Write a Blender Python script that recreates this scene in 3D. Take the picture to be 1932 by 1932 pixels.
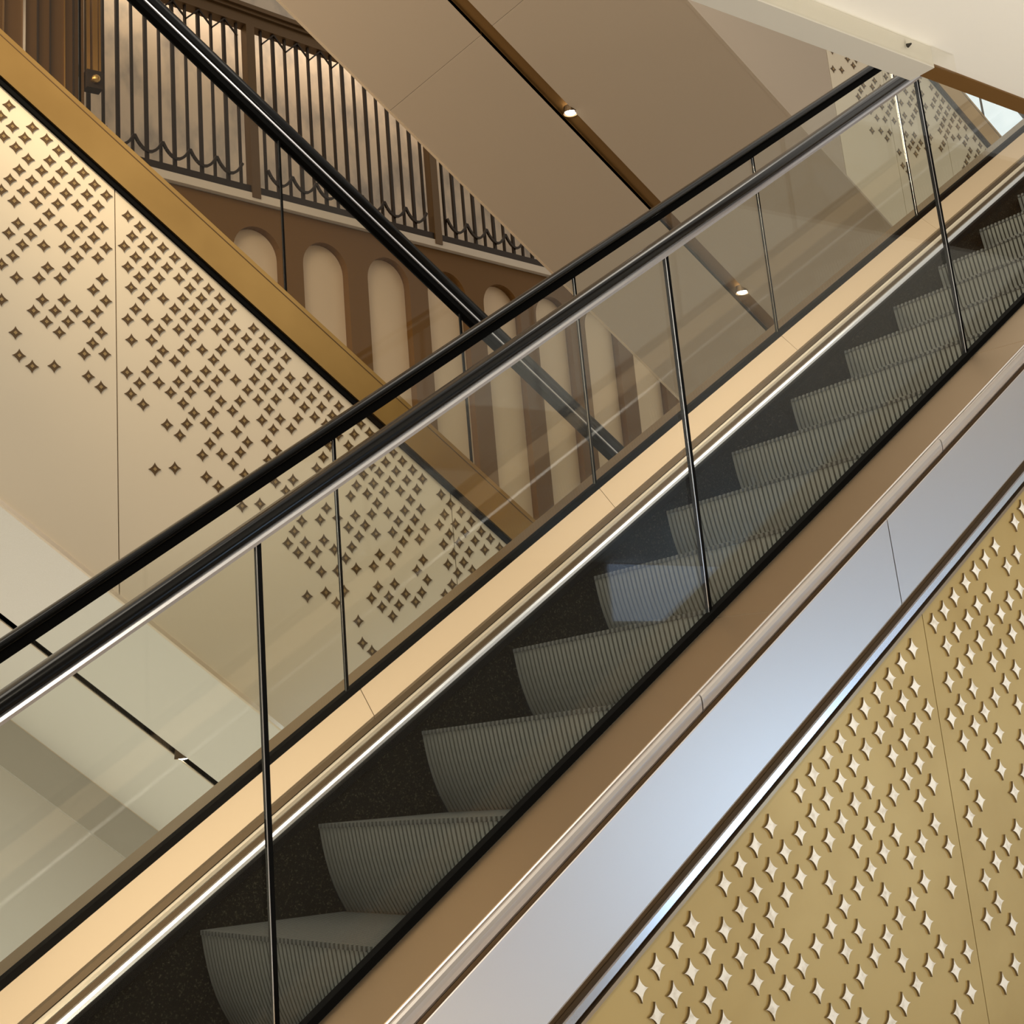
import bpy, bmesh, math, random
from mathutils import Matrix, Vector
random.seed(7)
sc = bpy.context.scene
for o in list(bpy.data.objects): bpy.data.objects.remove(o)
C = sc.collection

# ---------------------------------------------------------------- camera
yaw, pitch, roll = math.radians(55.35052), math.radians(15.470336), math.radians(-4.512953)
fw = Vector((math.cos(pitch)*math.cos(yaw), math.cos(pitch)*math.sin(yaw), math.sin(pitch)))
rt = fw.cross(Vector((0, 0, 1))).normalized(); up = rt.cross(fw)
r2 = math.cos(roll)*rt + math.sin(roll)*up
u2 = -math.sin(roll)*rt + math.cos(roll)*up
cam = bpy.data.objects.new('camera', bpy.data.cameras.new('camera'))
C.objects.link(cam)
M = Matrix((r2, u2, -fw)).transposed().to_4x4()
cam.matrix_world = M
cam.data.sensor_width = 36
cam.data.lens = 36*2640.557/1932
cam.data.shift_x = (966-861.237)/1932
cam.data.shift_y = -(966-747.51)/1932
cam.data.clip_start = 0.05
sc.camera = cam

# ---------------------------------------------------------------- world, light, exposure
W = bpy.data.worlds.new('world'); sc.world = W; W.use_nodes = True
bg = W.node_tree.nodes['Background']
bg.inputs[0].default_value = (1.0, 0.93, 0.82, 1); bg.inputs[1].default_value = 0.66
sc.view_settings.view_transform = 'Standard'; sc.view_settings.look = 'None'
sc.view_settings.exposure = 0.0; sc.view_settings.gamma = 1.0
sc.view_settings.use_curve_mapping = False

def area(name, loc, target, size, power, col, sy=None, spread=None):
    l = bpy.data.lights.new(name, 'AREA'); l.energy = power; l.color = col; l.size = size
    if sy: l.shape = 'RECTANGLE'; l.size_y = sy
    if spread: l.spread = math.radians(spread)
    o = bpy.data.objects.new(name, l); C.objects.link(o); o.location = loc
    o.rotation_euler = (Vector(target)-Vector(loc)).to_track_quat('-Z', 'Y').to_euler()
    return o
area('atrium_light', (-1.5, 3.5, 9.0), (4, 6.4, 1.5), 5.0, 470, (1.0, 0.90, 0.74))
area('atrium_light', (5.0, 3.9, 6.5), (4.5, 4.2, 0.5), 2.2, 60, (1.0, 0.90, 0.76))
area('gallery_light', (-1.0, 9.8, 7.4), (6.0, 12.3, 4.6), 1.8, 420, (1.0, 0.82, 0.58))
area('gallery_fill', (6.6, 12.35, 8.9), (6.6, 12.35, 5), 7.0, 70, (1.0, 0.92, 0.78), sy=0.4).rotation_euler = (0, 0, math.radians(7.8))  # added fill strip to brighten the marble wall, not a known fitting
area('shop_ceiling_light', (0.6, 0.2, 1.62), (2.6, 2.6, -1.0), 0.7, 30, (1.0, 0.90, 0.72))
area('ceiling_fill', (2.4, -0.7, -1.35), (3.0, 0.9, 1.72), 1.6, 54, (1.0, 0.94, 0.84), spread=120)  # unseen fill added to brighten the ceiling from below, no real fixture
area('band_light', (0.6, 4.9, 5.6), (2.2, 6.37, 3.45), 0.25, 9, (1.0, 0.78, 0.48), spread=36)
area('soffit_bounce_fill', (0.8, 7.4, -3.6), (2.6, 8.0, 1.0), 3.0, 60, (1.0, 0.94, 0.83))  # added lamp standing in for floor bounce onto the pale soffit

# ---------------------------------------------------------------- materials
def mat(name, col, rough=0.5, metal=0.0, bump=None, var=None, emit=None, spec=None):
    m = bpy.data.materials.new(name); m.use_nodes = True
    nt = m.node_tree; b = nt.nodes['Principled BSDF']
    b.inputs['Base Color'].default_value = (*col, 1)
    b.inputs['Roughness'].default_value = rough; b.inputs['Metallic'].default_value = metal
    if spec is not None: b.inputs['Specular IOR Level'].default_value = spec
    if emit:
        b.inputs['Emission Color'].default_value = (*emit[0], 1); b.inputs['Emission Strength'].default_value = emit[1]
    tc = nt.nodes.new('ShaderNodeTexCoord')
    if var:      # (scale, second colour, low, high, stretch)
        n = nt.nodes.new('ShaderNodeTexNoise'); n.inputs['Scale'].default_value = var[0]; n.inputs['Detail'].default_value = 6
        mp = nt.nodes.new('ShaderNodeMapping'); mp.inputs['Scale'].default_value = var[4] if len(var) > 4 else (1, 1, 1)
        r = nt.nodes.new('ShaderNodeValToRGB')
        r.color_ramp.elements[0].position = var[2]; r.color_ramp.elements[1].position = var[3]
        r.color_ramp.elements[0].color = (*col, 1); r.color_ramp.elements[1].color = (*var[1], 1)
        nt.links.new(tc.outputs['Object'], mp.inputs[0]); nt.links.new(mp.outputs[0], n.inputs['Vector'])
        nt.links.new(n.outputs[0], r.inputs[0]); nt.links.new(r.outputs[0], b.inputs['Base Color'])
    if bump:     # (scale, strength)
        n2 = nt.nodes.new('ShaderNodeTexNoise'); n2.inputs['Scale'].default_value = bump[0]; n2.inputs['Detail'].default_value = 3
        bp = nt.nodes.new('ShaderNodeBump'); bp.inputs['Strength'].default_value = bump[1]; bp.inputs['Distance'].default_value = 0.01
        nt.links.new(tc.outputs['Object'], n2.inputs['Vector']); nt.links.new(n2.outputs[0], bp.inputs['Height'])
        nt.links.new(bp.outputs[0], b.inputs['Normal'])
    return m

def glass_mat(name, tint, refl=1.0):
    m = bpy.data.materials.new(name); m.use_nodes = True
    nt = m.node_tree; nt.nodes.clear()
    out = nt.nodes.new('ShaderNodeOutputMaterial'); mix = nt.nodes.new('ShaderNodeMixShader')
    tr = nt.nodes.new('ShaderNodeBsdfTransparent'); tr.inputs[0].default_value = (*tint, 1)
    gl = nt.nodes.new('ShaderNodeBsdfGlossy'); gl.inputs['Roughness'].default_value = 0.0; gl.inputs[0].default_value = (1, 1, 1, 1)
    geo = nt.nodes.new('ShaderNodeNewGeometry')
    mp = nt.nodes.new('ShaderNodeMapRange'); mp.inputs['To Min'].default_value = 1.5; mp.inputs['To Max'].default_value = 1/1.5
    fr = nt.nodes.new('ShaderNodeFresnel')
    nt.links.new(geo.outputs['Backfacing'], mp.inputs['Value']); nt.links.new(mp.outputs[0], fr.inputs['IOR'])
    mu = nt.nodes.new('ShaderNodeMath'); mu.operation = 'MULTIPLY'; mu.inputs[1].default_value = refl
    nt.links.new(fr.outputs[0], mu.inputs[0])
    nt.links.new(mu.outputs[0], mix.inputs[0]); nt.links.new(tr.outputs[0], mix.inputs[1]); nt.links.new(gl.outputs[0], mix.inputs[2])
    nt.links.new(mix.outputs[0], out.inputs[0])
    return m

m_glass = glass_mat('balustrade_glass', (0.965, 0.975, 0.96), 0.62)
m_glassb = glass_mat('balustrade_glass_clear', (0.98, 0.975, 0.95), 0.25)
m_plate = glass_mat('acrylic', (0.985, 0.98, 0.96), 0.5)
m_rubber = mat('handrail_rubber', (0.004, 0.004, 0.004), 0.2, 0, spec=0.2)
m_gasket = mat('black_gasket', (0.005, 0.005, 0.005), 0.8, spec=0.04)
m_chrome = mat('brushed_steel', (0.86, 0.86, 0.88), 0.22, 1.0)
m_guide = mat('handrail_guide_steel', (0.72, 0.72, 0.76), 0.3, 0.7)
m_bronze = mat('satin_bronze', (0.68, 0.51, 0.33), 0.5, 0.6, bump=(240, 0.03))
m_bronze_out = mat('satin_bronze_outer', (0.37, 0.265, 0.165), 0.36, 0.9)
m_dkbronze = mat('dark_bronze', (0.11, 0.07, 0.035), 0.35, 0.8)
m_side = mat('satin_steel_panel', (0.66, 0.62, 0.60), 0.38, 0.95)
m_cream = mat('cream_trim', (0.85, 0.72, 0.55), 0.3, 0.6)
m_goldwall = mat('gold_cladding', (0.50, 0.355, 0.135), 0.42, 0.3, var=(2.2, (0.40, 0.27, 0.09), 0.45, 0.75))
m_star = mat('cream_star', (0.90, 0.86, 0.78), 0.6, 0, var=(60, (0.66, 0.60, 0.50), 0.45, 0.7))
m_starside = mat('star_edge', (0.16, 0.11, 0.05), 0.6)
m_brush = mat('skirt_brush', (0.004, 0.004, 0.004), 0.8, 0, bump=(500, 0.6), spec=0.1)
m_skirt = mat('speckled_skirt', (0.009, 0.008, 0.005), 0.55, 0, var=(170, (0.13, 0.115, 0.08), 0.56, 0.76), spec=0.2)
m_rib = mat('step_rib_aluminium', (0.235, 0.24, 0.215), 0.5, 0.2)
m_groove = mat('step_groove', (0.003, 0.003, 0.002), 0.8, spec=0.1)
m_tread = mat('step_tread', (0.13, 0.135, 0.125), 0.5, 0.3, bump=(300, 0.3))
m_band = mat('gold_band', (0.48, 0.29, 0.095), 0.32, 0.95, var=(1.3, (0.36, 0.21, 0.065), 0.4, 0.7))
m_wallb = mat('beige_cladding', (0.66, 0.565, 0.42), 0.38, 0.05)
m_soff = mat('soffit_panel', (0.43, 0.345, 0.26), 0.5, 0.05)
m_softl = mat('pale_soffit_panel', (0.74, 0.70, 0.60), 0.45, 0.05, var=(180, (0.84, 0.80, 0.72), 0.5, 0.8))
m_slot = mat('dark_brown_slot', (0.17, 0.085, 0.022), 0.5, 0.2)
m_stardk = mat('bronze_star', (0.10, 0.055, 0.018), 0.4, 0.3)
m_stargd = mat('gold_star_centre', (0.36, 0.24, 0.10), 0.35, 0.6)
m_marble = mat('beige_marble', (0.66, 0.54, 0.41), 0.35, 0, var=(2.2, (0.36, 0.31, 0.26), 0.44, 0.70, (1.6, 1.6, 1.0)))
for n_ in m_marble.node_tree.nodes:
    if n_.type == 'MAPPING': n_.inputs['Rotation'].default_value = (0, math.radians(38), 0)
m_stone = mat('pale_stone', (0.62, 0.52, 0.40), 0.4)
m_iron = mat('dark_iron', (0.028, 0.016, 0.008), 0.45, 0.5)
m_post = mat('brown_post', (0.12, 0.065, 0.022), 0.45, 0.4)
m_brown = mat('brown_panel', (0.16, 0.078, 0.020), 0.5, 0, spec=0.2)
m_arch = mat('beige_arch_panel', (0.70, 0.52, 0.33), 0.5)
m_white = mat('white_ceiling', (0.90, 0.86, 0.78), 0.7)
m_beam = mat('grey_beam', (0.62, 0.58, 0.50), 0.5)
m_beam2 = mat('grey_brown_skirting', (0.42, 0.38, 0.31), 0.5)
m_coldark = mat('dark_brown_column', (0.075, 0.036, 0.010), 0.5, 0, spec=0.2)
m_floor = mat('floor_stone', (0.50, 0.45, 0.38), 0.35, 0, var=(3, (0.42, 0.37, 0.31), 0.4, 0.7))
m_wall = mat('plaster_wall', (0.62, 0.54, 0.46), 0.7)
m_lamp = mat('lit_lamp', (1, 1, 1), 0.5, emit=((1.0, 0.93, 0.80), 14))
m_day = mat('daylight_glazing', (0.8, 0.9, 1.0), 0.5, emit=((0.52, 0.74, 1.0), 7.5))
m_dayh = mat('daylight_glazing_high', (0.8, 0.9, 1.0), 0.5, emit=((0.55, 0.70, 1.0), 1.25))
m_day2 = mat('daylight_glazing_far', (0.8, 0.9, 1.0), 0.5, emit=((0.74, 0.84, 1.0), 0.80))
m_bolt = mat('dark_bolt', (0.05, 0.045, 0.035), 0.4, 0.6)

# ---------------------------------------------------------------- helpers
ORG = {}
def thing(name, label, cat, loc, group=None):
    o = bpy.data.objects.new(name, None); C.objects.link(o); o.location = loc
    o['label'] = label; o['category'] = cat
    if group: o['group'] = group
    ORG[o.name] = Vector(loc); return o
def org(o):
    while o.parent: o = o.parent
    return ORG.get(o.name, Vector((0, 0, 0)))
def obj(name, bm, mats, parent=None, label=None):
    me = bpy.data.meshes.new(name)
    bmesh.ops.recalc_face_normals(bm, faces=bm.faces)
    if parent: bm.transform(Matrix.Translation(-org(parent)))
    bm.to_mesh(me); bm.free()
    for m in (mats if isinstance(mats, (list, tuple)) else [mats]): me.materials.append(m)
    o = bpy.data.objects.new(name, me); C.objects.link(o)
    if parent: o.parent = parent
    if label: o['label'] = label
    return o
def tag(o, label, cat, group=None):
    o['label'] = label; o['category'] = cat
    if group: o['group'] = group
    return o
def struct(name, bm, m, parent=None):
    o = obj(name, bm, m, parent)
    if not parent: o['kind'] = 'structure'
    return o
def NB(): return bmesh.new()
def prism(bm, prof, path, mi=0):
    """sheared extrusion: profile of (y, dz) carried along a path of (x, z)"""
    rings = [[bm.verts.new((X, y, Z+dz)) for y, dz in prof] for X, Z in path]
    n = len(prof)
    for a, b in zip(rings, rings[1:]):
        for i in range(n):
            bm.faces.new((a[i], a[(i+1) % n], b[(i+1) % n], b[i])).material_index = mi
    bm.faces.new(rings[0]).material_index = mi; bm.faces.new(rings[-1][::-1]).material_index = mi
    return bm
def sweep(bm, prof, path, y0, smooth=True):
    """perpendicular sweep of (y, n) profile along an (x, z) path"""
    pts = [Vector((x, 0, z)) for x, z in path]; rings = []
    for i, p in enumerate(pts):
        t = (pts[min(i+1, len(pts)-1)]-pts[max(i-1, 0)]).normalized(); nn = Vector((-t.z, 0, t.x))
        rings.append([bm.verts.new((p.x+nn.x*q, y0+y, p.z+nn.z*q)) for y, q in prof])
    n = len(prof)
    for a, b in zip(rings, rings[1:]):
        for i in range(n):
            f = bm.faces.new((a[i], a[(i+1) % n], b[(i+1) % n], b[i])); f.smooth = smooth
    bm.faces.new(rings[0]); bm.faces.new(rings[-1][::-1])
    return bm
def box(bm, x0, x1, y0, y1, z0, z1, mi=0):
    v = [bm.verts.new((x, y, z)) for x in (x0, x1) for y in (y0, y1) for z in (z0, z1)]
    for f in ((0, 1, 3, 2), (4, 6, 7, 5), (0, 4, 5, 1), (2, 3, 7, 6), (0, 2, 6, 4), (1, 5, 7, 3)):
        bm.faces.new([v[i] for i in f]).material_index = mi
    return bm
def oval(w, h, n=16, p=0.75):
    out = []
    for i in range(n):
        a = 2*math.pi*i/n; c, s = math.cos(a), math.sin(a)
        out.append((w*math.copysign(abs(c)**p, c), h*math.copysign(abs(s)**p, s)))
    return out
def star(bm, cx, cz, yf, yb, rx, rz, p, mi=0, ms=0, k=4, rot=0):
    """four-pointed star facing -y, front at yf, back at yb"""
    ring = []
    for i in range(4*k):
        a = 2*math.pi*i/(4*k); c, s = math.cos(a), math.sin(a)
        c = 0 if abs(c) < 1e-9 else c; s = 0 if abs(s) < 1e-9 else s
        x = rx*math.copysign(abs(c)**p, c); z = rz*math.copysign(abs(s)**p, s)
        ring.append((cx+x*math.cos(rot)-z*math.sin(rot), cz+x*math.sin(rot)+z*math.cos(rot)))
    f = [bm.verts.new((x, yf, z)) for x, z in ring]; b = [bm.verts.new((x, yb, z)) for x, z in ring]
    c0 = bm.verts.new((cx, yf, cz)); n = len(ring)
    for i in range(n):
        j = (i+1) % n
        bm.faces.new((c0, f[i], f[j])).material_index = mi
        bm.faces.new((f[i], b[i], b[j], f[j])).material_index = ms

# ---------------------------------------------------------------- setting
ta2 = math.tan(math.radians(2.3))
def edge_y(X, off=0): return 1.871+0.0402*X+off
def slab(y0off, y1off, z0, z1, X0=-5, X1=16, ya=None):
    bm = NB(); v = []
    for z in (z0, z1):
        for X, o in ((X0, 0), (X1, 0), (X1, 1), (X0, 1)):
            v.append(bm.verts.new((X, (ya if (ya is not None and o == 0) else edge_y(X, y1off if o else y0off)), z)))
    for f in ((0, 1, 2, 3), (7, 6, 5, 4), (0, 4, 5, 1), (1, 5, 6, 2), (2, 6, 7, 3), (3, 7, 4, 0)): bm.faces.new([v[i] for i in f])
    return bm
struct('floor', box(NB(), -5, 16, -4.2, 4.7, -2.0, -1.7), m_floor)
struct('ceiling', slab(0, 0, 1.72, 2.1, ya=-4.2), m_white)
struct('trim_1', slab(0.0, 0.055, 1.715, 2.1), m_brown)
struct('wall_front', box(NB(), -5, 16, -4.4, -4.2, -2.0, 1.72), m_wall)
w = struct('window_1', box(NB(), 7.5, 10.3, -4.19, -4.17, -1.1, 0.42), m_day)
struct('window_3', box(NB(), 7.7, 10.4, -4.19, -4.17, 1.22, 1.70), m_dayh)
fb = NB()
for x in (7.44, 10.3): box(fb, x, x+.06, -4.2, -4.14, -1.16, 0.48)
for z in (-1.16, 0.42): box(fb, 7.44, 10.36, -4.2, -4.14, z, z+.06)
obj('window_frame', fb, m_dkbronze, w)

TA = math.tan(0.58256811); TB = math.tan(0.65941771)
def Z1(X): return TA*X

# ================================================================ near escalator
E1 = thing('escalator', 'near escalator with grey ribbed steps, climbing to the right between two clear glass balustrades', 'escalator', (-0.3, 3.34, -1.7))
XB, XE = -0.3, 9.5
PATH = [(-1.9, Z1(XB)), (XB, Z1(XB)), (XE, Z1(XE))]
def seg(a, b):
    pts = [(a, Z1(max(a, XB)))]
    if a < XB < b: pts.append((XB, Z1(XB)))
    pts.append((b, Z1(max(b, XB)))); return pts
def hpath(dz):
    # incline, lower level run, newel half circle and return
    c = math.cos(math.atan(TA)); pts = [(XE, Z1(XE)+dz)]
    n = 12
    for i in range(n+1):
        X = XB+0.35-0.7*i/n; u = (X-(XB-0.35))/0.7
        pts.append((X, Z1(XB)+dz+TA*0.35*u*u))
    pts.append((-1.9, Z1(XB)+dz))
    R = 0.40
    for i in range(1, 13):
        a = math.pi*i/12; pts.append((-1.9-R*math.sin(a), Z1(XB)+dz-R+R*math.cos(a)))
    pts.append((-1.5, Z1(XB)+dz-2*R))
    return pts
for side, yg, dzh in (('near', 2.45, -0.272), ('far', 4.236, -0.300)):
    h = obj('handrail', sweep(NB(), oval(0.042, 0.0185), hpath(dzh), yg), m_rubber, E1)
    for p in h.data.polygons: p.use_smooth = True
    if side == 'near':
        obj('handrail_guide', prism(NB(), [(yg-.021, -.308), (yg+.021, -.308), (yg+.028, -.300), (yg+.025, -.290), (yg-.025, -.290), (yg-.028, -.300)], PATH), m_guide, h, 'chrome handrail guide')
    else:
        obj('handrail_guide', prism(NB(), [(yg-.026, -.352), (yg+.026, -.352), (yg+.026, -.312), (yg-.026, -.312)], PATH), m_gasket, h)
# glass panes, one per bay, each with a seal at its lower end
for yg, X0, top in ((2.45, 1.196, -.30), (4.236, 2.381, -.35)):
    dX = 1.178 if yg < 3 else 1.186
    for k in range(-3, 7):
        a, b = X0+k*dX, X0+(k+1)*dX
        a2 = max(a, -1.9)
        g = obj('glass_panel', prism(NB(), [(yg-.006, -1.26), (yg+.006, -1.26), (yg+.006, top), (yg-.006, top)], seg(a2+.005, min(b, XE)-.005)), m_glass, E1)
        s = NB(); prism(s, [(yg-.0066, -1.255), (yg+.0066, -1.255), (yg+.0066, top), (yg-.0066, top)], [(a2-.0048, Z1(max(a2, XB))), (a2+.0048, Z1(max(a2, XB)))])
        obj('joint_seal', s, m_gasket, g)
        s = NB(); prism(s, [(yg-.0070, -1.255), (yg-.0060, -1.255), (yg-.0060, top), (yg-.0070, top)], [(a2-.0068, Z1(max(a2, XB))), (a2-.0050, Z1(max(a2, XB)))])
        obj('joint_edge', s, m_chrome, g)
def strip(name, prof, m, parent, path=PATH, label=None): return obj(name, prism(NB(), prof, path), m, parent, label)
# near side, outer decking
strip('glass_gasket', [(2.42, -1.226), (2.462, -1.226), (2.458, -1.213), (2.423, -1.209)], m_gasket, E1)
cuts = [-1.9, 0.02, 1.196, 2.364, 3.55, 4.73, 5.91, 7.1, 8.3, XE]
cuts2 = [-1.9, -0.3, 2.1, 3.05, 5.4, 7.8, XE]
for a, b in zip(cuts, cuts[1:]):
    strip('outer_deck', [(2.419, -1.226), (2.419, -1.30), (2.25, -1.30), (2.239, -1.2385), (2.2405, -1.236)], m_bronze_out, E1, seg(a+.0015, b-.0015))
strip('deck_bead', [(2.2385, -1.2365), (2.2385, -1.30), (2.232, -1.30), (2.2325, -1.2375), (2.2355, -1.2355)], m_side, E1)
nose = [(2.2315, -1.2402), (2.2265, -1.2404), (2.2228, -1.2450), (2.2209, -1.2530), (2.2204, -1.2625), (2.2213, -1.2725), (2.2245, -1.2785), (2.2315, -1.2785)]
for a, b in zip(cuts2, cuts2[1:]):
    o = strip('rounded_edge_trim', nose, m_side, E1, seg(a+.0015, b-.0015))
strip('trim_gap', [(2.24, -1.279), (2.24, -1.30), (2.2235, -1.30), (2.2235, -1.279)], m_dkbronze, E1)
sp = [(2.23, -1.30)]
sp = [(2.222, -1.301), (2.1945, -1.2726), (2.1925, -1.2745), (2.1885, -1.478), (2.191, -1.4825), (2.235, -1.484), (2.235, -1.301)]
for a, b in zip([-1.9, -0.3, 2.75, 5.8, XE], [-0.3, 2.75, 5.8, XE]):
    o = strip('side_panel', sp, m_side, E1, seg(a+.0015, b-.0015), 'satin steel side panel')
strip('lower_channel', [(2.215, -1.484), (2.24, -1.484), (2.24, -1.55), (2.215, -1.55)], m_dkbronze, E1)
ch = [(2.214, -1.509), (2.195, -1.5095), (2.1915, -1.512), (2.191, -1.529), (2.194, -1.5325), (2.214, -1.533)]
strip('chrome_rail', ch, m_chrome, E1, label='polished chrome rail')
strip('cladding_rim', [(2.190, -1.540), (2.214, -1.540), (2.214, -1.549), (2.190, -1.549)], m_bronze_out, E1)
# gold cladding with its raised stars
GOLD = [float(v) for v in """2.376 -0.037 2.459 -0.055 2.409 -0.09 2.327 -0.068 2.359 -0.121 2.227 -0.133 2.311 -0.154 2.26 -0.187 2.212 -0.218 2.345 -0.207 2.295 -0.24 2.247 -0.271 2.197 -0.305 2.23 -0.359 2.183 -0.391 2.266 -0.412 2.216 -0.446 2.167 -0.477 2.495 -0.107 2.445 -0.14 2.397 -0.175 2.547 -0.076 2.578 -0.128 2.53 -0.161 2.479 -0.195 2.381 -0.26 2.415 -0.312 2.365 -0.346 2.316 -0.379 2.302 -0.464 2.334 -0.516 2.625 -0.097 2.68 -0.065 2.729 -0.033 2.765 -0.083 2.715 -0.115 2.614 -0.182 2.565 -0.214 2.514 -0.246 2.466 -0.28 2.45 -0.365 2.401 -0.4 2.436 -0.454 2.386 -0.486 2.423 -0.537 2.549 -0.301 2.535 -0.386 2.487 -0.419 2.65 -0.234 2.698 -0.202 2.752 -0.17 2.788 -0.222 2.636 -0.32 2.685 -0.288 2.772 -0.309 2.584 -0.354 2.672 -0.373 2.572 -0.439 2.607 -0.492 2.556 -0.525 2.506 -0.555 2.658 -0.459 2.707 -0.427 2.741 -0.481 2.793 -0.449 2.782 -0.532 2.727 -0.565 2.891 -0.079 2.926 -0.13 2.879 -0.162 2.913 -0.216 3.026 -0.065 3.062 -0.119 2.898 -0.305 2.949 -0.27 2.998 -0.237 3.048 -0.205 2.931 -0.357 2.882 -0.389 2.969 -0.41 3.032 -0.29 2.954 -0.496 2.901 -0.529 3.114 -0.08 3.263 0.551 3.161 0.484 3.111 0.451 3.063 0.42 3.014 0.388 2.961 0.352 2.913 0.319 2.866 0.288 2.772 0.228 2.724 0.195 2.675 0.161 2.625 0.13 2.573 0.096 2.527 0.062 2.477 0.028 2.427 -0.004 3.307 0.589 3.246 0.465 3.196 0.433 3.098 0.365 3.047 0.332 3 0.298 2.947 0.266 2.9 0.233 2.758 0.14 2.709 0.109 2.657 0.076 2.609 0.041 2.558 0.007 2.508 -0.026 3.231 0.375 3.179 0.345 3.133 0.311 3.081 0.282 3.031 0.245 2.984 0.212 2.936 0.18 2.885 0.147 2.794 0.087 2.745 0.056 2.694 0.022 2.643 -0.012 3.219 0.296 3.167 0.261 3.117 0.224 3.069 0.192 2.972 0.129 2.918 0.094 2.871 0.062 2.778 0.001 3.156 0.172 3.105 0.139 3.052 0.106 3.002 0.073 2.956 0.042 2.905 0.009 3.139 0.086 3.043 0.021 2.99 -0.014 3.131 0.002 2.176 -0.167 2.127 -0.2 2.077 -0.233 1.979 -0.298 1.93 -0.331 1.878 -0.363 1.83 -0.397 2.162 -0.253 2.114 -0.285 2.063 -0.318 2.013 -0.352 1.963 -0.383 1.914 -0.417 1.864 -0.448 2.148 -0.34 2.098 -0.371 2.048 -0.404 1.999 -0.439 1.949 -0.469 2.132 -0.425 2.033 -0.486""".split()]
GOLD = list(zip(GOLD[::2], GOLD[1::2]))
GOLD += [(x+L, z+TA*L) for L in (-1.46, 1.46) for x, z in GOLD if (x+L < 1.77 if L < 0 else x+L > 3.33) and z+TA*L > -1.62]
seams = [-0.3, 1.43, 2.832, 4.25, 5.65, 7.05, 8.45, XE]
for a, b in zip(seams, seams[1:]):
    bm = NB()
    v = []
    for y in (2.20, 2.235):
        for X in (a+.0012, b-.0012):
            v += [(X, y, -1.549+Z1(X)), (X, y, max(-1.7, -2.6+Z1(X)) if X > 0.2 else -1.7)]
    V = [bm.verts.new(q) for q in v]
    for f in ((0, 1, 3, 2), (4, 6, 7, 5), (0, 2, 6, 4), (1, 5, 7, 3), (0, 4, 5, 1), (2, 3, 7, 6)): bm.faces.new([V[i] for i in f])
    for x, z in GOLD:
        if a < x < b: star(bm, x, z, 2.194, 2.200, .0205, .0250, 3.3, 1, 2, k=8, rot=0.06)
    obj('cladding_panel', bm, [m_goldwall, m_star, m_starside], E1, 'gold cladding panel with raised cream stars')
# far side, inner decking
strip('glass_gasket', [(4.212, -1.262), (4.26, -1.262), (4.255, -1.230), (4.216, -1.232)], m_gasket, E1)
cutsf = [-1.9, 0.0, 2.42, 3.567, 4.75, 5.94, 7.12, 8.3, XE]
for a, b in zip(cutsf, cutsf[1:]):
    strip('inner_deck', [(4.211, -1.258), (4.211, -1.40), (4.13, -1.40), (4.130, -1.352)], m_bronze, E1, seg(a+.0012, b-.0012))
strip('deck_channel', [(4.1295, -1.362), (4.1295, -1.42), (4.118, -1.42), (4.116, -1.380)], m_dkbronze, E1)
strip('deck_bead', [(4.1165, -1.3835), (4.1165, -1.43), (4.103, -1.43), (4.101, -1.401), (4.105, -1.390)], m_cream, E1)
strip('deck_channel', [(4.1025, -1.403), (4.1025, -1.44), (4.092, -1.44), (4.090, -1.421)], m_dkbronze, E1)
strip('chrome_strip', [(4.0915, -1.420), (4.0915, -1.447), (4.068, -1.447), (4.068, -1.440), (4.072, -1.430), (4.080, -1.422)], m_chrome, E1, label='polished chrome strip')
strip('skirt_brush', [(4.0915, -1.447), (4.0915, -1.475), (4.045, -1.472), (4.050, -1.447)], m_brush, E1)
strip('skirt_panel', [(4.061, -1.45), (4.075, -1.45), (4.075, -2.1), (4.061, -2.1)], m_skirt, E1, [(XB, Z1(XB)+.0), (XE, Z1(XE))])
# far side outer deck
strip('outer_deck', [(4.261, -1.24), (4.423, -1.24), (4.45, -1.26), (4.45, -1.55), (4.261, -1.55)], m_bronze_out, E1)
strip('truss_cover', [(4.44, -1.551), (4.452, -1.551), (4.452, -2.45), (4.44, -2.45)], m_wallb, E1, [(0.9, Z1(0.9)), (XE, Z1(XE))])
# near side inner decking
strip('inner_deck', [(2.481, -1.258), (2.481, -1.40), (2.565, -1.40), (2.565, -1.352)], m_bronze, E1)
strip('chrome_strip', [(2.60, -1.420), (2.60, -1.447), (2.622, -1.447), (2.622, -1.438), (2.612, -1.424)], m_chrome, E1, label='polished chrome strip')
strip('deck_channel', [(2.566, -1.362), (2.566, -1.42), (2.599, -1.44), (2.599, -1.42)], m_dkbronze, E1)
strip('skirt_panel', [(2.615, -1.45), (2.629, -1.45), (2.629, -2.1), (2.615, -2.1)], m_skirt, E1, [(XB, Z1(XB)), (XE, Z1(XE))])
obj('landing_plate', box(NB(), -1.9, -0.26, 2.63, 4.06, -1.76, -1.69), m_tread, E1)
# steps
RUN = 0.4012; RISE = RUN*TA; SX = 1.743; SZ = -0.349
Y0, Y1, P = 2.640, 4.050, 0.0226
NR = int((Y1-Y0)/P)
arc = [(0.0, -0.013), (0.0025, -0.030), (0.008, -0.065), (0.016, -0.105), (0.027, -0.145), (0.041, -0.185), (0.058, -0.222), (0.078, -0.258), (0.090, -0.275)]
bt = NB(); box(bt, SX+.018, SX+RUN+.07, Y0, Y1, SZ-.026, SZ-.013, 1)
for i in range(NR):
    y = Y0+P*i+.003; box(bt, SX-.004, SX+RUN+.07, y, y+.0115, SZ-.013, SZ)
step0 = obj('step', bt, [m_tread, m_groove], E1)
edge0 = obj('rear_edge', box(NB(), SX+RUN+.071, SX+RUN+.088, Y0, Y1, SZ-.012, SZ-.002), m_brown, step0, 'brown rear edge of the tread')
br = NB()
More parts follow.
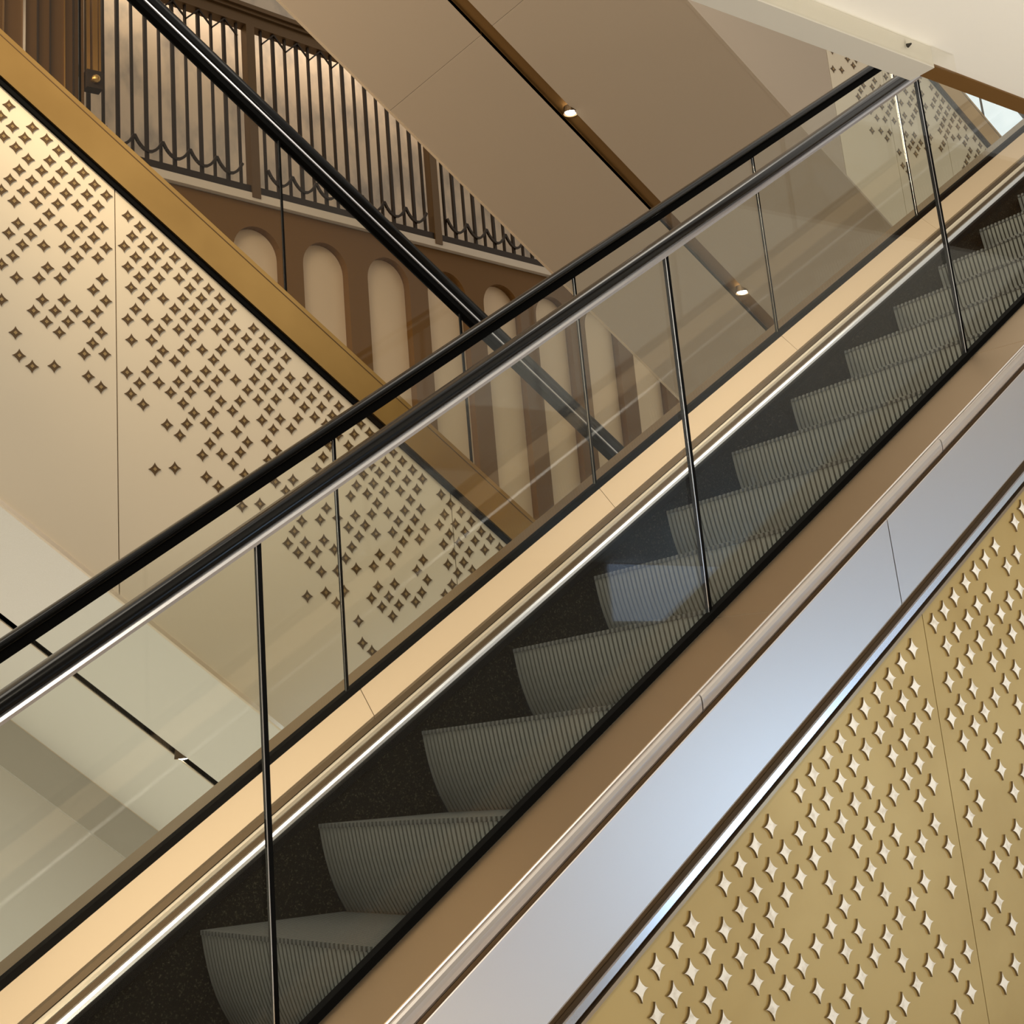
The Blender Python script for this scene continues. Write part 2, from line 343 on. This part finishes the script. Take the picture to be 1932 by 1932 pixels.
def strand(bm, y0, y1, off0, off1, mi):  # one moulded rib of the riser
    rs = []
    for x, z in arc:
        rs.append([bm.verts.new((SX+x+o, y, SZ+z-(.006 if o > 0.001 else 0))) for y, o in ((y0, off1), (y0, off0), (y1, off0), (y1, off1))])
    for a, b in zip(rs, rs[1:]):
        for i in range(3): bm.faces.new((a[i], a[i+1], b[i+1], b[i])).material_index = mi
    bm.faces.new(rs[0]).material_index = mi
strand(br, Y0, Y1, 0.016, 0.022, 1)
for i in range(NR):
    y = Y0+P*i+.003; strand(br, y, y+.0145, 0.0, 0.018, 0)
riser0 = obj('riser', br, [m_rib, m_groove], step0)
for k in range(-5, 19):
    if k == 0: continue
    s = step0.copy(); C.objects.link(s); s.parent = E1; s.location = (RUN*k, 0, RISE*k)
    for p0 in (riser0, edge0):
        r = p0.copy(); C.objects.link(r); r.parent = s

# ================================================================ the two flights crossing behind
WALL = [float(v) for v in """1.848 3.435 1.866 3.322 1.966 3.339 1.823 3.26 1.928 3.274 2.038 3.289 1.884 3.213 2.099 3.239 1.808 3.369 1.946 3.162 2.054 3.174 2.164 3.189 1.902 3.095 2.013 3.112 2.115 3.123 2.226 3.139 1.857 3.035 1.965 3.048 2.074 3.06 2.179 3.072 2.286 3.084 1.815 2.971 1.922 2.983 2.029 2.996 2.137 3.008 2.245 3.022 2.348 3.037 1.878 2.921 1.986 2.933 2.095 2.945 2.195 2.957 2.304 2.971 2.05 2.882 2.26 2.908 2.46 2.942 1.898 2.808 2.007 2.821 2.111 2.833 2.216 2.845 2.324 2.859 2.524 2.894 1.853 2.749 1.96 2.758 2.174 2.786 2.279 2.795 2.482 2.834 2.588 2.846 1.92 2.698 2.025 2.71 2.131 2.72 2.237 2.735 2.343 2.748 2.438 2.772 2.542 2.784 2.648 2.796 1.874 2.634 2.194 2.675 2.299 2.687 2.499 2.721 2.604 2.736 2.712 2.751 1.82 2.583 1.893 2.523 2.002 2.537 2.045 2.597 2.107 2.55 2.15 2.613 2.32 2.576 2.275 2.513 2.339 2.463 2.294 2.402 1.822 2.401 2.019 2.427 2.127 2.439 1.976 2.363 2.082 2.378 2.189 2.39 2.25 2.341 2.04 2.315 2.146 2.329 2.103 2.268 1.89 2.241 2.314 2.292 2.27 2.231 2.227 2.171 2.331 2.182 1.909 2.129 1.971 2.081 2.078 2.093 2.247 2.058 2.31 2.009 2.456 2.661 2.562 2.674 2.668 2.688 2.775 2.702 2.516 2.614 2.624 2.625 2.732 2.637 2.837 2.653 2.472 2.551 2.58 2.564 2.793 2.592 2.898 2.604 2.537 2.503 2.643 2.515 2.752 2.53 2.855 2.545 2.959 2.558 2.494 2.439 2.706 2.467 2.812 2.481 2.916 2.494 3.022 2.507 2.452 2.379 2.556 2.392 2.661 2.405 2.766 2.42 2.871 2.433 2.98 2.446 2.619 2.344 2.723 2.357 2.829 2.372 2.937 2.384 3.042 2.397 3.149 2.413 2.47 2.271 2.576 2.283 2.787 2.309 2.998 2.335 3.105 2.352 2.636 2.232 2.747 2.247 2.851 2.262 2.955 2.273 3.059 2.288 3.166 2.302 2.597 2.172 2.699 2.186 2.913 2.214 3.122 2.237 2.444 2.097 2.551 2.111 2.761 2.138 2.867 2.148 2.973 2.165 3.182 2.191 2.508 2.048 2.611 2.06 2.716 2.075 2.824 2.089 2.928 2.103 3.034 2.117 3.142 2.131 2.462 1.988 2.673 2.015 2.78 2.028 2.886 2.042 3.1 2.068 2.526 1.939 2.739 1.964 2.947 1.994 3.054 2.004 3.159 2.02 2.796 1.917 2.902 1.933 3.01 1.947 2.65 1.844 2.757 1.856 2.86 1.87 3.074 1.897 2.717 1.794 2.924 1.822 3.029 1.837 3.176 1.911 2.879 1.763 3.089 1.785 2.836 1.7 2.942 1.713 3.047 1.729 3.003 1.665 2.581 1.611 2.686 1.624 2.854 1.587 3.067 1.612 2.917 1.542 3.21 2.365 3.272 2.317 3.228 2.255 3.334 2.269 3.289 2.208 3.245 2.143 3.353 2.159 3.459 2.169 3.202 2.084 3.308 2.096 3.414 2.109 3.521 2.121 3.264 2.033 3.37 2.048 3.476 2.061 3.581 2.078 3.221 1.973 3.431 2.002 3.535 2.012 3.642 2.027 3.283 1.925 3.389 1.938 3.49 1.952 3.598 1.97 3.241 1.864 3.346 1.878 3.198 1.801 3.557 1.917 3.255 1.753 3.205 1.697 3.773 1.936 3.728 1.874 3.627 1.862 3.826 1.891 3.688 1.808 3.572 1.8 3.53 1.734 3.487 1.67 3.343 1.599 3.239 1.582 3.299 1.538 3.146 1.462 3.045 1.446 3.968 1.79 3.917 1.73 4.025 1.743 3.822 1.708 4.088 1.696 3.872 1.67 3.98 1.684 3.771 1.653 4.149 1.649 3.724 1.589 3.83 1.606 3.936 1.624 4.045 1.636 4.108 1.588 3.683 1.529 3.788 1.547 3.894 1.56 3.998 1.575 4.265 1.567 3.846 1.497 4.061 1.526 4.324 1.515 3.533 1.457 3.705 1.423 3.808 1.437 3.912 1.447 4.018 1.464 4.124 1.477 4.278 1.453 4.39 1.471 3.491 1.393 3.383 1.382 3.336 1.325 3.296 1.262 3.397 1.27 3.352 1.215 3.508 1.284 3.462 1.224 3.417 1.165 3.483 1.118 3.567 1.237 3.596 1.407 3.659 1.358 3.763 1.373 3.721 1.312 3.826 1.328 3.673 1.253 3.632 1.192 3.972 1.403 4.079 1.416 3.932 1.341 4.036 1.354 4.143 1.366 3.996 1.292 4.1 1.307 4.455 1.421 4.346 1.402 4.238 1.394 4.302 1.344 4.407 1.359 4.518 1.365 4.258 1.285 4.362 1.297 4.471 1.311 4.578 1.325 4.32 1.233 4.425 1.247 4.532 1.261 4.638 1.276 4.277 1.172 4.382 1.186 4.337 1.126 4.438 1.143 3.842 1.217 3.951 1.233 3.801 1.153 3.906 1.168 3.693 1.138 4.116 1.194 4.072 1.136 3.579 1.125 3.394 0.989 3.503 1.009 3.613 1.019 3.82 1.044 3.924 1.059 3.99 1.006 4.134 1.085 4.093 1.016 4.293 1.061 3.775 0.983 3.883 0.991 3.564 0.956 3.836 0.937 3.942 0.947 4.049 0.964 3.688 0.862 3.899 0.887 3.705 0.747 3.759 0.704 4.244 1.005""".split()]
WALL = list(zip(WALL[::2], WALL[1::2]))
WALL0 = WALL+[(x-2.83, z+TB*2.83) for x, z in WALL if x-2.83 < 1.78]
def flight(name, label, S, X0, X1, stars, wall_seams, soff_seams, slot, msoff, gx, plain=-99):
    """descends to the right; S is the height of the soffit plane at x = 0"""
    Zb = lambda X: -TB*X
    path = [(X0, Zb(X0)), (X1, Zb(X1))]
    E = thing(name, label, 'escalator', ((X0+X1)/2, 7.98, S+Zb((X0+X1)/2)))
    st = lambda n, prof, m, pth=path, lab=None, par=None: obj(n, prism(NB(), [(y, dz+S) for y, dz in prof], pth), m, par or E, lab)
    def R(y0, y1, a, b): return [(y0, a), (y1, a), (y1, b), (y0, b)]
    # star clad side
    for a, b in zip(wall_seams, wall_seams[1:]):
        bm = prism(NB(), [(y, dz+S) for y, dz in R(6.40, 6.44, .02, 2.112)], [(a+.003, Zb(a+.003)), (b-.003, Zb(b-.003))])
        for x, z in stars:
            if a < x < b:
                star(bm, x, z, 6.396, 6.400, .033, .034, 2.75, 1, 1, k=6)
                star(bm, x, z, 6.3945, 6.396, .0105, .011, 2.0, 2, 2, k=2)
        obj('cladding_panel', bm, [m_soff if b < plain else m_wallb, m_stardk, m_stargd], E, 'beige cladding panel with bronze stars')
    st('seam_backing', R(6.441, 6.45, .02, 2.112), m_post)
    st('black_trim', R(6.385, 6.45, 2.114, 2.148), m_gasket)  # black trim line between cladding and gold band
    st('side_band', [(6.37, 2.150), (6.45, 2.150), (6.59, 2.39), (6.59, 2.425), (6.385, 2.418), (6.37, 2.408)], m_band, lab='satin gold band')
    st('band_groove', R(6.368, 6.371, 2.372, 2.378), m_post)
    st('glass_gasket', R(6.60, 6.64, 2.40, 2.45), m_gasket)
    st('handrail_guide', R(6.590, 6.650, 3.535, 3.578), m_gasket)
    st('guide_bead', R(6.580, 6.600, 3.579, 3.591), m_guide, lab='bright bead under the handrail')
    h = NB(); sweep(h, oval(.046, .040), [(X0, S+3.642+Zb(X0)), (X1, S+3.642+Zb(X1))], 6.62)
    obj('handrail', h, m_rubber, E)
    k = math.ceil((X0-gx)/1.18); g = [X0]
    while gx+1.18*k < X1: g.append(gx+1.18*k); k += 1
    g.append(X1)
    for a, b in zip(g, g[1:]):
        if b-a < .05: continue
        q = st('glass_panel', R(6.614, 6.626, 2.45, 3.54), m_glassb, [(a+.006, Zb(a+.006)), (b-.006, Zb(b-.006))])
        st('joint_seal', R(6.612, 6.628, 2.45, 3.54), m_gasket, [(a-.005, Zb(a-.005)), (a+.005, Zb(a+.005))], par=q)
    # far side
    st('rear_cladding', R(9.52, 9.56, .02, 2.112), m_wallb)
    st('rear_band', R(9.40, 9.58, 2.13, 2.42), m_band)
    st('rear_glass', R(9.334, 9.346, 2.42, 3.54), m_glassb)
    h = NB(); sweep(h, oval(.046, .040), [(X0, S+3.642+Zb(X0)), (X1, S+3.642+Zb(X1))], 9.34)
    obj('rear_handrail', h, m_rubber, E)
    st('step_band', R(6.80, 9.38, 2.02, 2.06), m_groove)
    # underside
    ss = [X0]+[x for x in soff_seams if X0 < x < X1]+[X1]
    for a, b in zip(ss, ss[1:]):
        pth = [(a+.002, Zb(a+.002)), (b-.002, Zb(b-.002))]
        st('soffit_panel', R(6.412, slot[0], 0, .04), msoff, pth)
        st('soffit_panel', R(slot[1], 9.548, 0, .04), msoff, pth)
    st('light_slot', [(slot[0], .0), (slot[0]-.01, .0401), (slot[0]-.01, .075), (slot[1]+.01, .075), (slot[1]+.01, .0401), (slot[1], .0), (slot[1], .055), (slot[0], .055)], m_slot, lab='dark brown slot in the underside')
    if plain < 0: st('slot_trim', R(slot[1]+.001, slot[1]+.022, -.006, -.0005), m_cream, lab='pale trim beside the slot')
    st('seam_backing', R(6.42, slot[0]-.02, .045, .06), m_slot)
    st('edge_trim', R(6.385, 6.412, -.006, .018), m_cream if plain < 0 else msoff)
    if plain < 0: st('rear_skirting', R(9.545, 9.60, -.34, -.007), m_beam2, lab='grey-brown skirting along the rear edge')
    st('edge_trim', R(9.548, 9.575, -.006, .018), m_cream, lab='pale edge trim')
    return E, Zb
B1, Zb = flight('escalator', 'far escalator descending to the right behind, gold band over a beige side with bronze stars', 2.82, -1.2, 7.0,
    WALL0, [-1.2, 0.5, 2.393, 4.33, 6.3, 7.0], [], (7.77, 7.86), m_softl, 3.467)
W2 = [(x+L, z+7.75-TB*L) for L in (5.2, 7.9) for x, z in WALL if 8.2 < x+L < 13.0 and (z - (4.93-TB*x)) > -1.55]
W2 = [w for i, w in enumerate(W2) if all((w[0]-q[0])**2+(w[1]-q[1])**2 > .0045 for q in W2[:i])][:420]
B2, _ = flight('escalator', 'upper escalator overhead with wide brown-beige underside and a dark slot of spotlights', 10.57, 2.4, 15.5,
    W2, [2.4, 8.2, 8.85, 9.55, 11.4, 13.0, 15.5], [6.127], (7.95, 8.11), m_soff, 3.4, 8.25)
# spotlights set in the slots
def spot(S, X, y, lab, r=.050):
    z = S-TB*X+.055
    t = thing('recessed_spotlight', lab, 'spotlight', (X, y, z), 'spotlights in the slots of the escalator undersides')
    n = 20
    b = NB(); bmesh.ops.create_cone(b, cap_ends=False, segments=n, radius1=r+.012, radius2=r+.006, depth=.06)
    b.transform(Matrix.Translation((X, y, z-.03))); obj('housing', b, m_dkbronze, t)
    b = NB(); bmesh.ops.create_uvsphere(b, u_segments=n, v_segments=10, radius=r)
    b.transform(Matrix.Translation((X, y, z-.045)) @ Matrix.Diagonal((1, 1, .5, 1))); obj('lamp_lens', b, m_lamp, t)
    l = bpy.data.lights.new('spot_beam', 'SPOT'); l.energy = 25; l.color = (1, .9, .72); l.spot_size = 1.9; l.spot_blend = .8; l.shadow_soft_size = .04
    o = bpy.data.objects.new('spot_beam', l); C.objects.link(o); o.parent = t; o.location = (0, 0, -.09)
spot(10.57, 6.884, 7.99, 'glowing round spotlight in the overhead slot, above the handrails')
spot(10.57, 8.605, 7.99, 'glowing round spotlight in the overhead slot, seen through the near glass')
spot(2.82, 3.292, 7.815, 'small spotlight in the slot under the lower escalator, at bottom left', .04)

# ================================================================ gallery
ga = math.radians(7.8); G0 = Vector((8.24, 12.0, 0)); gd = Vector((math.cos(ga), math.sin(ga), 0)); gn = Vector((math.sin(ga), -math.cos(ga), 0))
def gp(s, t, z): p = G0+gd*s+gn*t; return Vector((p.x, p.y, z))
def gbox(bm, s0, s1, t0, t1, z0, z1, mi=0):
    v = [bm.verts.new(gp(s, t, z)) for s in (s0, s1) for t in (t0, t1) for z in (z0, z1)]
    for f in ((0, 1, 3, 2), (4, 6, 7, 5), (0, 4, 5, 1), (2, 3, 7, 6), (0, 2, 6, 4), (1, 5, 7, 3)):
        bm.faces.new([v[i] for i in f]).material_index = mi
    return bm
def gbar(bm, pts, t, w):
    """flat square wire through (s, z) points at depth t"""
    for (s0, z0), (s1, z1) in zip(pts, pts[1:]):
        d = Vector((s1-s0, z1-z0)).normalized(); n = Vector((-d.y, d.x))*w/2
        c = [(s0+n.x, z0+n.y), (s0-n.x, z0-n.y), (s1-n.x, z1-n.y), (s1+n.x, z1+n.y)]
        F = [bm.verts.new(gp(s, t+w/2, z)) for s, z in c]; B = [bm.verts.new(gp(s, t-w/2, z)) for s, z in c]
        bm.faces.new(F); bm.faces.new(B[::-1])
        for i in range(4): bm.faces.new((F[i], B[i], B[(i+1) % 4], F[(i+1) % 4]))
SL, SR = -6.2, 6.0
struct('wall_back', gbox(NB(), SL, SR+8, -1.05, -.95, 5.74, 10.2), m_marble)
struct('wall_upper', gbox(NB(), SL, SR+8, -.25, -.10, 7.9, 10.2), m_marble)
struct('floor_gallery', gbox(NB(), SL, SR+8, -1.05, .03, 5.735, 5.82), m_stone)
R_ = thing('gallery_railing', 'tall dark iron gallery screen of thin bars with looped swags, under a brown top rail', 'railing', gp(-1, 0, 5.82))
obj('bottom_rail', gbox(NB(), SL, SR, -.05, .02, 5.825, 5.90), m_iron, R_)
tr_ = NB(); gbox(tr_, SL, SR, -.09, .04, 7.70, 7.82); gbox(tr_, SL, SR, -.08, .07, 7.822, 7.86); gbox(tr_, SL, SR, -.08, .10, 7.862, 7.91)
obj('top_rail', tr_, m_post, R_)
for p in (-4.85, -2.45, -.05, 2.35, 4.75):
    obj('post', gbox(NB(), p-.05, p+.05, -.06, .04, 5.77, 7.70), m_post, R_)
    for i in range(1, 16):
        s = p+.15*i
        if s > SR-.1: break
        wd = .016 if i % 2 == 0 else .010
        obj('bar', gbox(NB(), s-wd, s+wd, -.02, .012, 5.90, 7.70), m_iron, R_)
for p in (-4.85, -2.45, -.05, 2.35):
    sw, pk = NB(), NB()
    for j in range(7):
        s0 = p+.30*(j+.5)
        gbar(sw, [(s0+.30*u, 6.11-.14*math.sin(math.pi*u)**.8) for u in [i/8 for i in range(9)]], .03, .026)
        gbar(pk, [(s0, 7.54), (s0+.06, 7.60), (s0+.15, 7.69), (s0+.24, 7.60), (s0+.30, 7.54)], .022, .016)
    obj('swag_trim', sw, m_iron, R_); obj('pointed_trim', pk, m_iron, R_)
# arcade below the gallery
struct('wall_lower', box(NB(), -4, 14, 10.4, 10.5, -6, 2.35), m_softl)
A_ = thing('arcade_wall', 'dark brown wall of tall round-topped beige panels below the gallery', 'wall panelling', gp(0, -.1, -2.0))
ZT, ZA, RA = 5.73, 5.205, .285
cs = [-1.59+.83*k for k in range(-5, 9)]
fr = NB()
for c in cs:
    n = 16; arcp = [(c-RA*math.cos(math.pi*i/n), ZA+RA*math.sin(math.pi*i/n)) for i in range(n+1)]
    top = [(c-.415+.83*i/n, ZT) for i in range(n+1)]
    for t, fl in ((-.03, 1), (-.12, 0)):
        a = [fr.verts.new(gp(s, t, z)) for s, z in arcp]; b = [fr.verts.new(gp(s, t, z)) for s, z in top]
        for i in range(n): fr.faces.new((a[i], a[i+1], b[i+1], b[i]))
        for s0, s1, q, e in ((c-.415, c-RA, a[0], b[0]), (c+RA, c+.415, a[-1], b[-1])):
            if s0 < c: fr.faces.new((q, e, fr.verts.new(gp(s0, t, ZA))))
            else: fr.faces.new((q, e, fr.verts.new(gp(s1, t, ZA))))
    A1 = [fr.verts.new(gp(s, -.03, z)) for s, z in arcp]; A2 = [fr.verts.new(gp(s, -.12, z)) for s, z in arcp]
    for i in range(n): fr.faces.new((A1[i], A2[i], A2[i+1], A1[i+1]))
    gbox(fr, c+RA, c+.83-RA, -.12, -.03, -2.0, ZA)
obj('arcade_frame', fr, m_brown, A_)
for c in cs:
    bm = NB(); gbox(bm, c-.35, c+.35, -.16, -.122, -2.0, 5.6)
    obj('arched_panel', bm, m_arch, A_, 'beige panel in a round-topped opening')
# panelled column at the left, standing in front of the gallery
K = thing('panelled_column', 'dark brown upright panelling with a gold edge strip, top left corner', 'column', (3.1, 11.1, 5.0))
obj('body', box(NB(), 1.2, 3.84, 11.0, 11.3, 5.0, 9.0), m_coldark, K)
for i, (x, w_, m_) in enumerate([(3.12, .012, m_post), (3.30, .022, m_chrome), (3.42, .014, m_iron), (3.53, .012, m_iron), (3.66, .010, m_band), (3.74, .014, m_iron), (3.00, .010, m_band), (2.85, .012, m_iron)]):
    obj('fluting_strip', box(NB(), x-w_/2, x+w_/2, 10.985, 11.0, 5.0, 9.0), m_, K)
bm = NB(); box(bm, 3.86, 3.89, 10.98, 11.05, 6.40, 9.0); box(bm, 3.91, 3.955, 10.96, 11.05, 6.40, 9.0); box(bm, 3.97, 3.99, 10.98, 11.05, 6.40, 9.0)
obj('gold_edge_strip', bm, m_band, K, 'gold edge strip')
bm = NB(); box(bm, 3.85, 3.995, 10.95, 11.06, 6.22, 6.395); 
obj('foot_bracket', bm, m_iron, K, 'black bracket at the foot of the gold strip')
bm = NB(); bmesh.ops.create_uvsphere(bm, u_segments=14, v_segments=8, radius=.04); bm.transform(Matrix.Translation((3.925, 10.93, 6.30)))
obj('boss', bm, m_band, K, 'gold boss')

# far daylight window at upper right
d_ = struct('window_2', box(NB(), 17, 27, 14.6, 14.65, 8.5, 16), m_day2)
fb = NB()
for x in (17, 19.5, 22, 24.5, 26.9): box(fb, x, x+.1, 14.5, 14.6, 8.5, 16)
for z in (8.5, 12.2, 15.9): box(fb, 17, 27, 14.5, 14.6, z, z+.1)
obj('window_frame', fb, m_beam, d_)

# ================================================================ guard beam on the ceiling edge
Bm = thing('ceiling_guard', 'pale grey guard beam with a clear plate fixed along the white ceiling edge, upper right', 'beam', (1.5, 1.9, 1.69))
def gy(X): return 1.818+.0402*X
def beam(X0, X1, ya, yb, z0, z1, bm=None):
    bm = bm or NB(); v = [bm.verts.new((X, gy(X)+y, z)) for X in (X0, X1) for y in (ya, yb) for z in (z0, z1)]
    for f in ((0, 1, 3, 2), (4, 6, 7, 5), (0, 4, 5, 1), (2, 3, 7, 6), (0, 2, 6, 4), (1, 5, 7, 3)): bm.faces.new([v[i] for i in f])
    return bm
obj('beam_body', beam(0.2, 2.89, 0, .075, 1.660, 1.719), m_beam, Bm)
obj('clear_plate', beam(0.2, 2.975, -.008, -.002, 1.662, 1.716), m_plate, Bm)
for X in (1.55, 1.95, 2.2, 2.78):
    b = NB(); bmesh.ops.create_cone(b, cap_ends=True, segments=12, radius1=.006, radius2=.002, depth=.012)
    b.transform(Matrix.Translation((X, gy(X)-.012, 1.69)) @ Matrix.Rotation(math.pi/2, 4, 'X')); obj('bolt', b, m_bolt, Bm)
